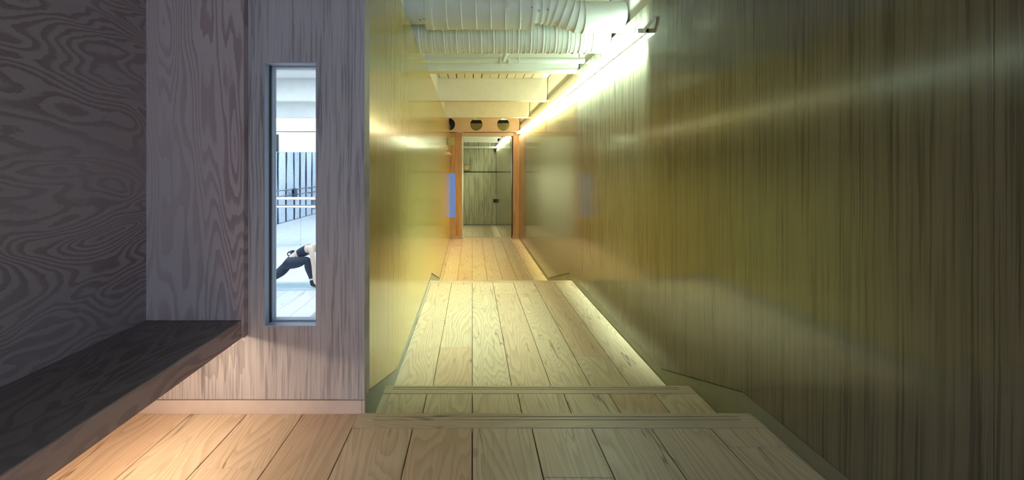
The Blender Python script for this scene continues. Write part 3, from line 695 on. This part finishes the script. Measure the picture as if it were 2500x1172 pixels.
# ------------------------------------------------------------------ the person in a low lunge
def person():
    s = 8.67/1180; Y0 = 8.67
    def P(u, v, dy): return Vector(((u-VX)*s, Y0+dy, H0-(v-VY)*s))
    V = {}; E = []
    def add(k, u, v, dy, r, par=None):
        V[k] = (P(u, v, dy), r)
        if par: E.append((par, k))
    add('pelvis', 705, 638, 0.0, 0.118)
    add('waist', 722, 626, 0.0, 0.095, 'pelvis'); add('rib', 737, 618, 0.0, 0.120, 'waist'); add('chest', 754, 612, 0.0, 0.128, 'rib')
    add('neckb', 772, 602, 0.0, 0.058, 'chest'); add('neck', 780, 597, 0.0, 0.05, 'neckb'); add('skull', 789, 595, 0.0, 0.085, 'neck'); add('brow', 797, 594, 0.0, 0.078, 'skull')
    # right leg (near side): front
    add('hipR', 704, 645, -0.09, 0.128, 'pelvis'); add('thighR', 728, 642, -0.10, 0.108, 'hipR'); add('kneeR', 756, 634, -0.10, 0.072, 'thighR')
    add('calfR', 757, 654, -0.10, 0.066, 'kneeR'); add('shinR', 763, 676, -0.10, 0.038, 'calfR'); add('ankR', 766, 688, -0.10, 0.036, 'shinR')
    add('heelR', 766, 695, -0.10, 0.034, 'ankR'); add('footR', 776, 696, -0.105, 0.032, 'heelR'); add('toeR', 791, 698, -0.11, 0.020, 'footR')
    # left leg: reaching back
    add('hipL', 700, 650, 0.09, 0.100, 'pelvis'); add('thighL', 680, 670, 0.09, 0.094, 'hipL'); add('kneeL', 655, 687, 0.09, 0.060, 'thighL')
    add('calfL', 632, 687, 0.09, 0.055, 'kneeL'); add('ankL', 603, 684, 0.09, 0.034, 'calfL'); add('heelL', 596, 684, 0.09, 0.032, 'ankL'); add('toeL', 599, 697, 0.09, 0.022, 'heelL')
    # arms straight down to the mat
    for side, dy in (('R', -0.17), ('L', 0.17)):
        add('sh'+side, 767, 606, dy*0.95, 0.055, 'chest'); add('elb'+side, 773, 645, dy, 0.038, 'sh'+side); add('wr'+side, 775, 683, dy, 0.026, 'elb'+side)
        add('palm'+side, 779, 693, dy, 0.030, 'wr'+side)
        for f, (dd, ln) in enumerate(((-0.03, 0.075), (-0.010, 0.085), (0.010, 0.08), (0.03, 0.065))):
            k = 'f%d%s' % (f, side); V[k+'a'] = (V['palm'+side][0]+Vector((0.03, dd, -0.018)), 0.010); V[k+'b'] = (V['palm'+side][0]+Vector((0.03+ln, dd*1.3, -0.034)), 0.008)
            E.append(('palm'+side, k+'a')); E.append((k+'a', k+'b'))
        k = 'th'+side; V[k] = (V['palm'+side][0]+Vector((0.03, 0.055 if dy < 0 else -0.055, -0.03)), 0.009); E.append(('palm'+side, k))
    keys = list(V); me = bpy.data.meshes.new('sk'); me.from_pydata([V[k][0] for k in keys], [(keys.index(a), keys.index(b)) for a, b in E], [])
    o = bpy.data.objects.new('sk', me); COL.objects.link(o)
    md = o.modifiers.new('skin', 'SKIN'); md.use_smooth_shade = True; md.branch_smoothing = 0.6
    for i, k in enumerate(keys):
        sv = me.skin_vertices[0].data[i]; sv.radius = (V[k][1], V[k][1]); sv.use_root = (k == 'pelvis')
    o.modifiers.new('sub', 'SUBSURF').levels = 3
    dg = bpy.context.evaluated_depsgraph_get(); dg.update()
    body = bpy.data.meshes.new_from_object(o.evaluated_get(dg)); body.name = 'person'
    COL.objects.unlink(o); bpy.data.objects.remove(o); 
    legs = {'pelvis', 'hipR', 'thighR', 'kneeR', 'calfR', 'shinR', 'hipL', 'thighL', 'kneeL', 'calfL'}
    feet = {'ankR', 'heelR', 'footR', 'toeR', 'ankL', 'heelL', 'toeL'}
    body.materials.clear()
    for m in ('skin', 'leggings', 'sock', 'whitecloth'): body.materials.append(M[m])
    edges = [(V[a][0], V[b][0], a, b) for a, b in E]
    for p in body.polygons:
        c = p.center; best = None
        for a, b, ka, kb in edges:
            d = b-a; tt = max(0, min(1, (c-a).dot(d)/d.length_squared)); dist = (a+d*tt-c).length-((1-tt)*V[ka][1]+tt*V[kb][1])
            if best is None or dist < best[0]: best = (dist, ka, kb, tt)
        _, ka, kb, tt = best; mi = 0
        if ka in legs and kb in legs: mi = 1
        elif kb in feet: mi = 2 if ka in feet or tt > 0.62 else (3 if tt > 0.45 else (1 if tt < 0.3 else 0))
        elif (ka, kb) == ('pelvis', 'waist'): mi = 1 if tt < 0.5 else 0
        elif (ka, kb) in (('waist', 'rib'), ('rib', 'chest')): mi = 1 if (ka == 'rib' or tt > 0.45) else 0
        elif ka == 'chest' and kb.startswith('sh') and tt < 0.45 and c.z < V['chest'][0].z+0.02: mi = 1
        p.material_index = mi; p.use_smooth = True
    base = Vector((V['pelvis'][0].x, Y0, Z5))
    body.transform(Matrix.Translation(-base+Vector((0, 0, 0.022))))
    po = bpy.data.objects.new('person', body); COL.objects.link(po); po.location = base
    tag(po, 'person in navy leggings and cropped top holding a low lunge on the mat', 'person')
    # hair cap with bun, face details
    hc = V['skull'][0]; bm = bmesh.new()
    bmesh.ops.create_uvsphere(bm, u_segments=20, v_segments=14, radius=0.099, matrix=Matrix.Translation(hc+Vector((0.022, 0, 0.018))) @ Matrix.Diagonal((1.1, 0.92, 0.95, 1)))
    bmesh.ops.create_uvsphere(bm, u_segments=14, v_segments=10, radius=0.046, matrix=Matrix.Translation(hc+Vector((-0.075, 0, 0.055))))
    mk('hair', bm, M['hair'], po, smooth=True)
    fc = V['brow'][0]
    bm = bmesh.new(); bmesh.ops.create_cone(bm, cap_ends=True, segments=10, radius1=0.016, radius2=0.006, depth=0.05, matrix=Matrix.Translation(fc+Vector((0.055, 0, -0.062))) @ Matrix.Rotation(math.radians(150), 4, 'Y')); mk('nose', bm, M['skin'], po, smooth=True)
    for dy in (-0.032, 0.032):
        bm = bmesh.new(); bmesh.ops.create_uvsphere(bm, u_segments=10, v_segments=8, radius=0.012, matrix=Matrix.Translation(fc+Vector((0.062, dy, -0.036)))); mk('eye', bm, M['hair'], po, smooth=True)
        bm = bmesh.new(); bmesh.ops.create_uvsphere(bm, u_segments=10, v_segments=8, radius=0.026, matrix=Matrix.Translation(hc+Vector((0.03, dy*2.9, -0.02))) @ Matrix.Diagonal((0.7, 0.4, 1, 1))); mk('ear', bm, M['skin'], po, smooth=True)
    bm = bmesh.new(); bmesh.ops.create_uvsphere(bm, u_segments=10, v_segments=8, radius=0.02, matrix=Matrix.Translation(fc+Vector((0.028, 0, -0.078))) @ Matrix.Diagonal((0.5, 1.2, 0.4, 1))); mk('mouth', bm, M['cork'], po, smooth=True)
person()
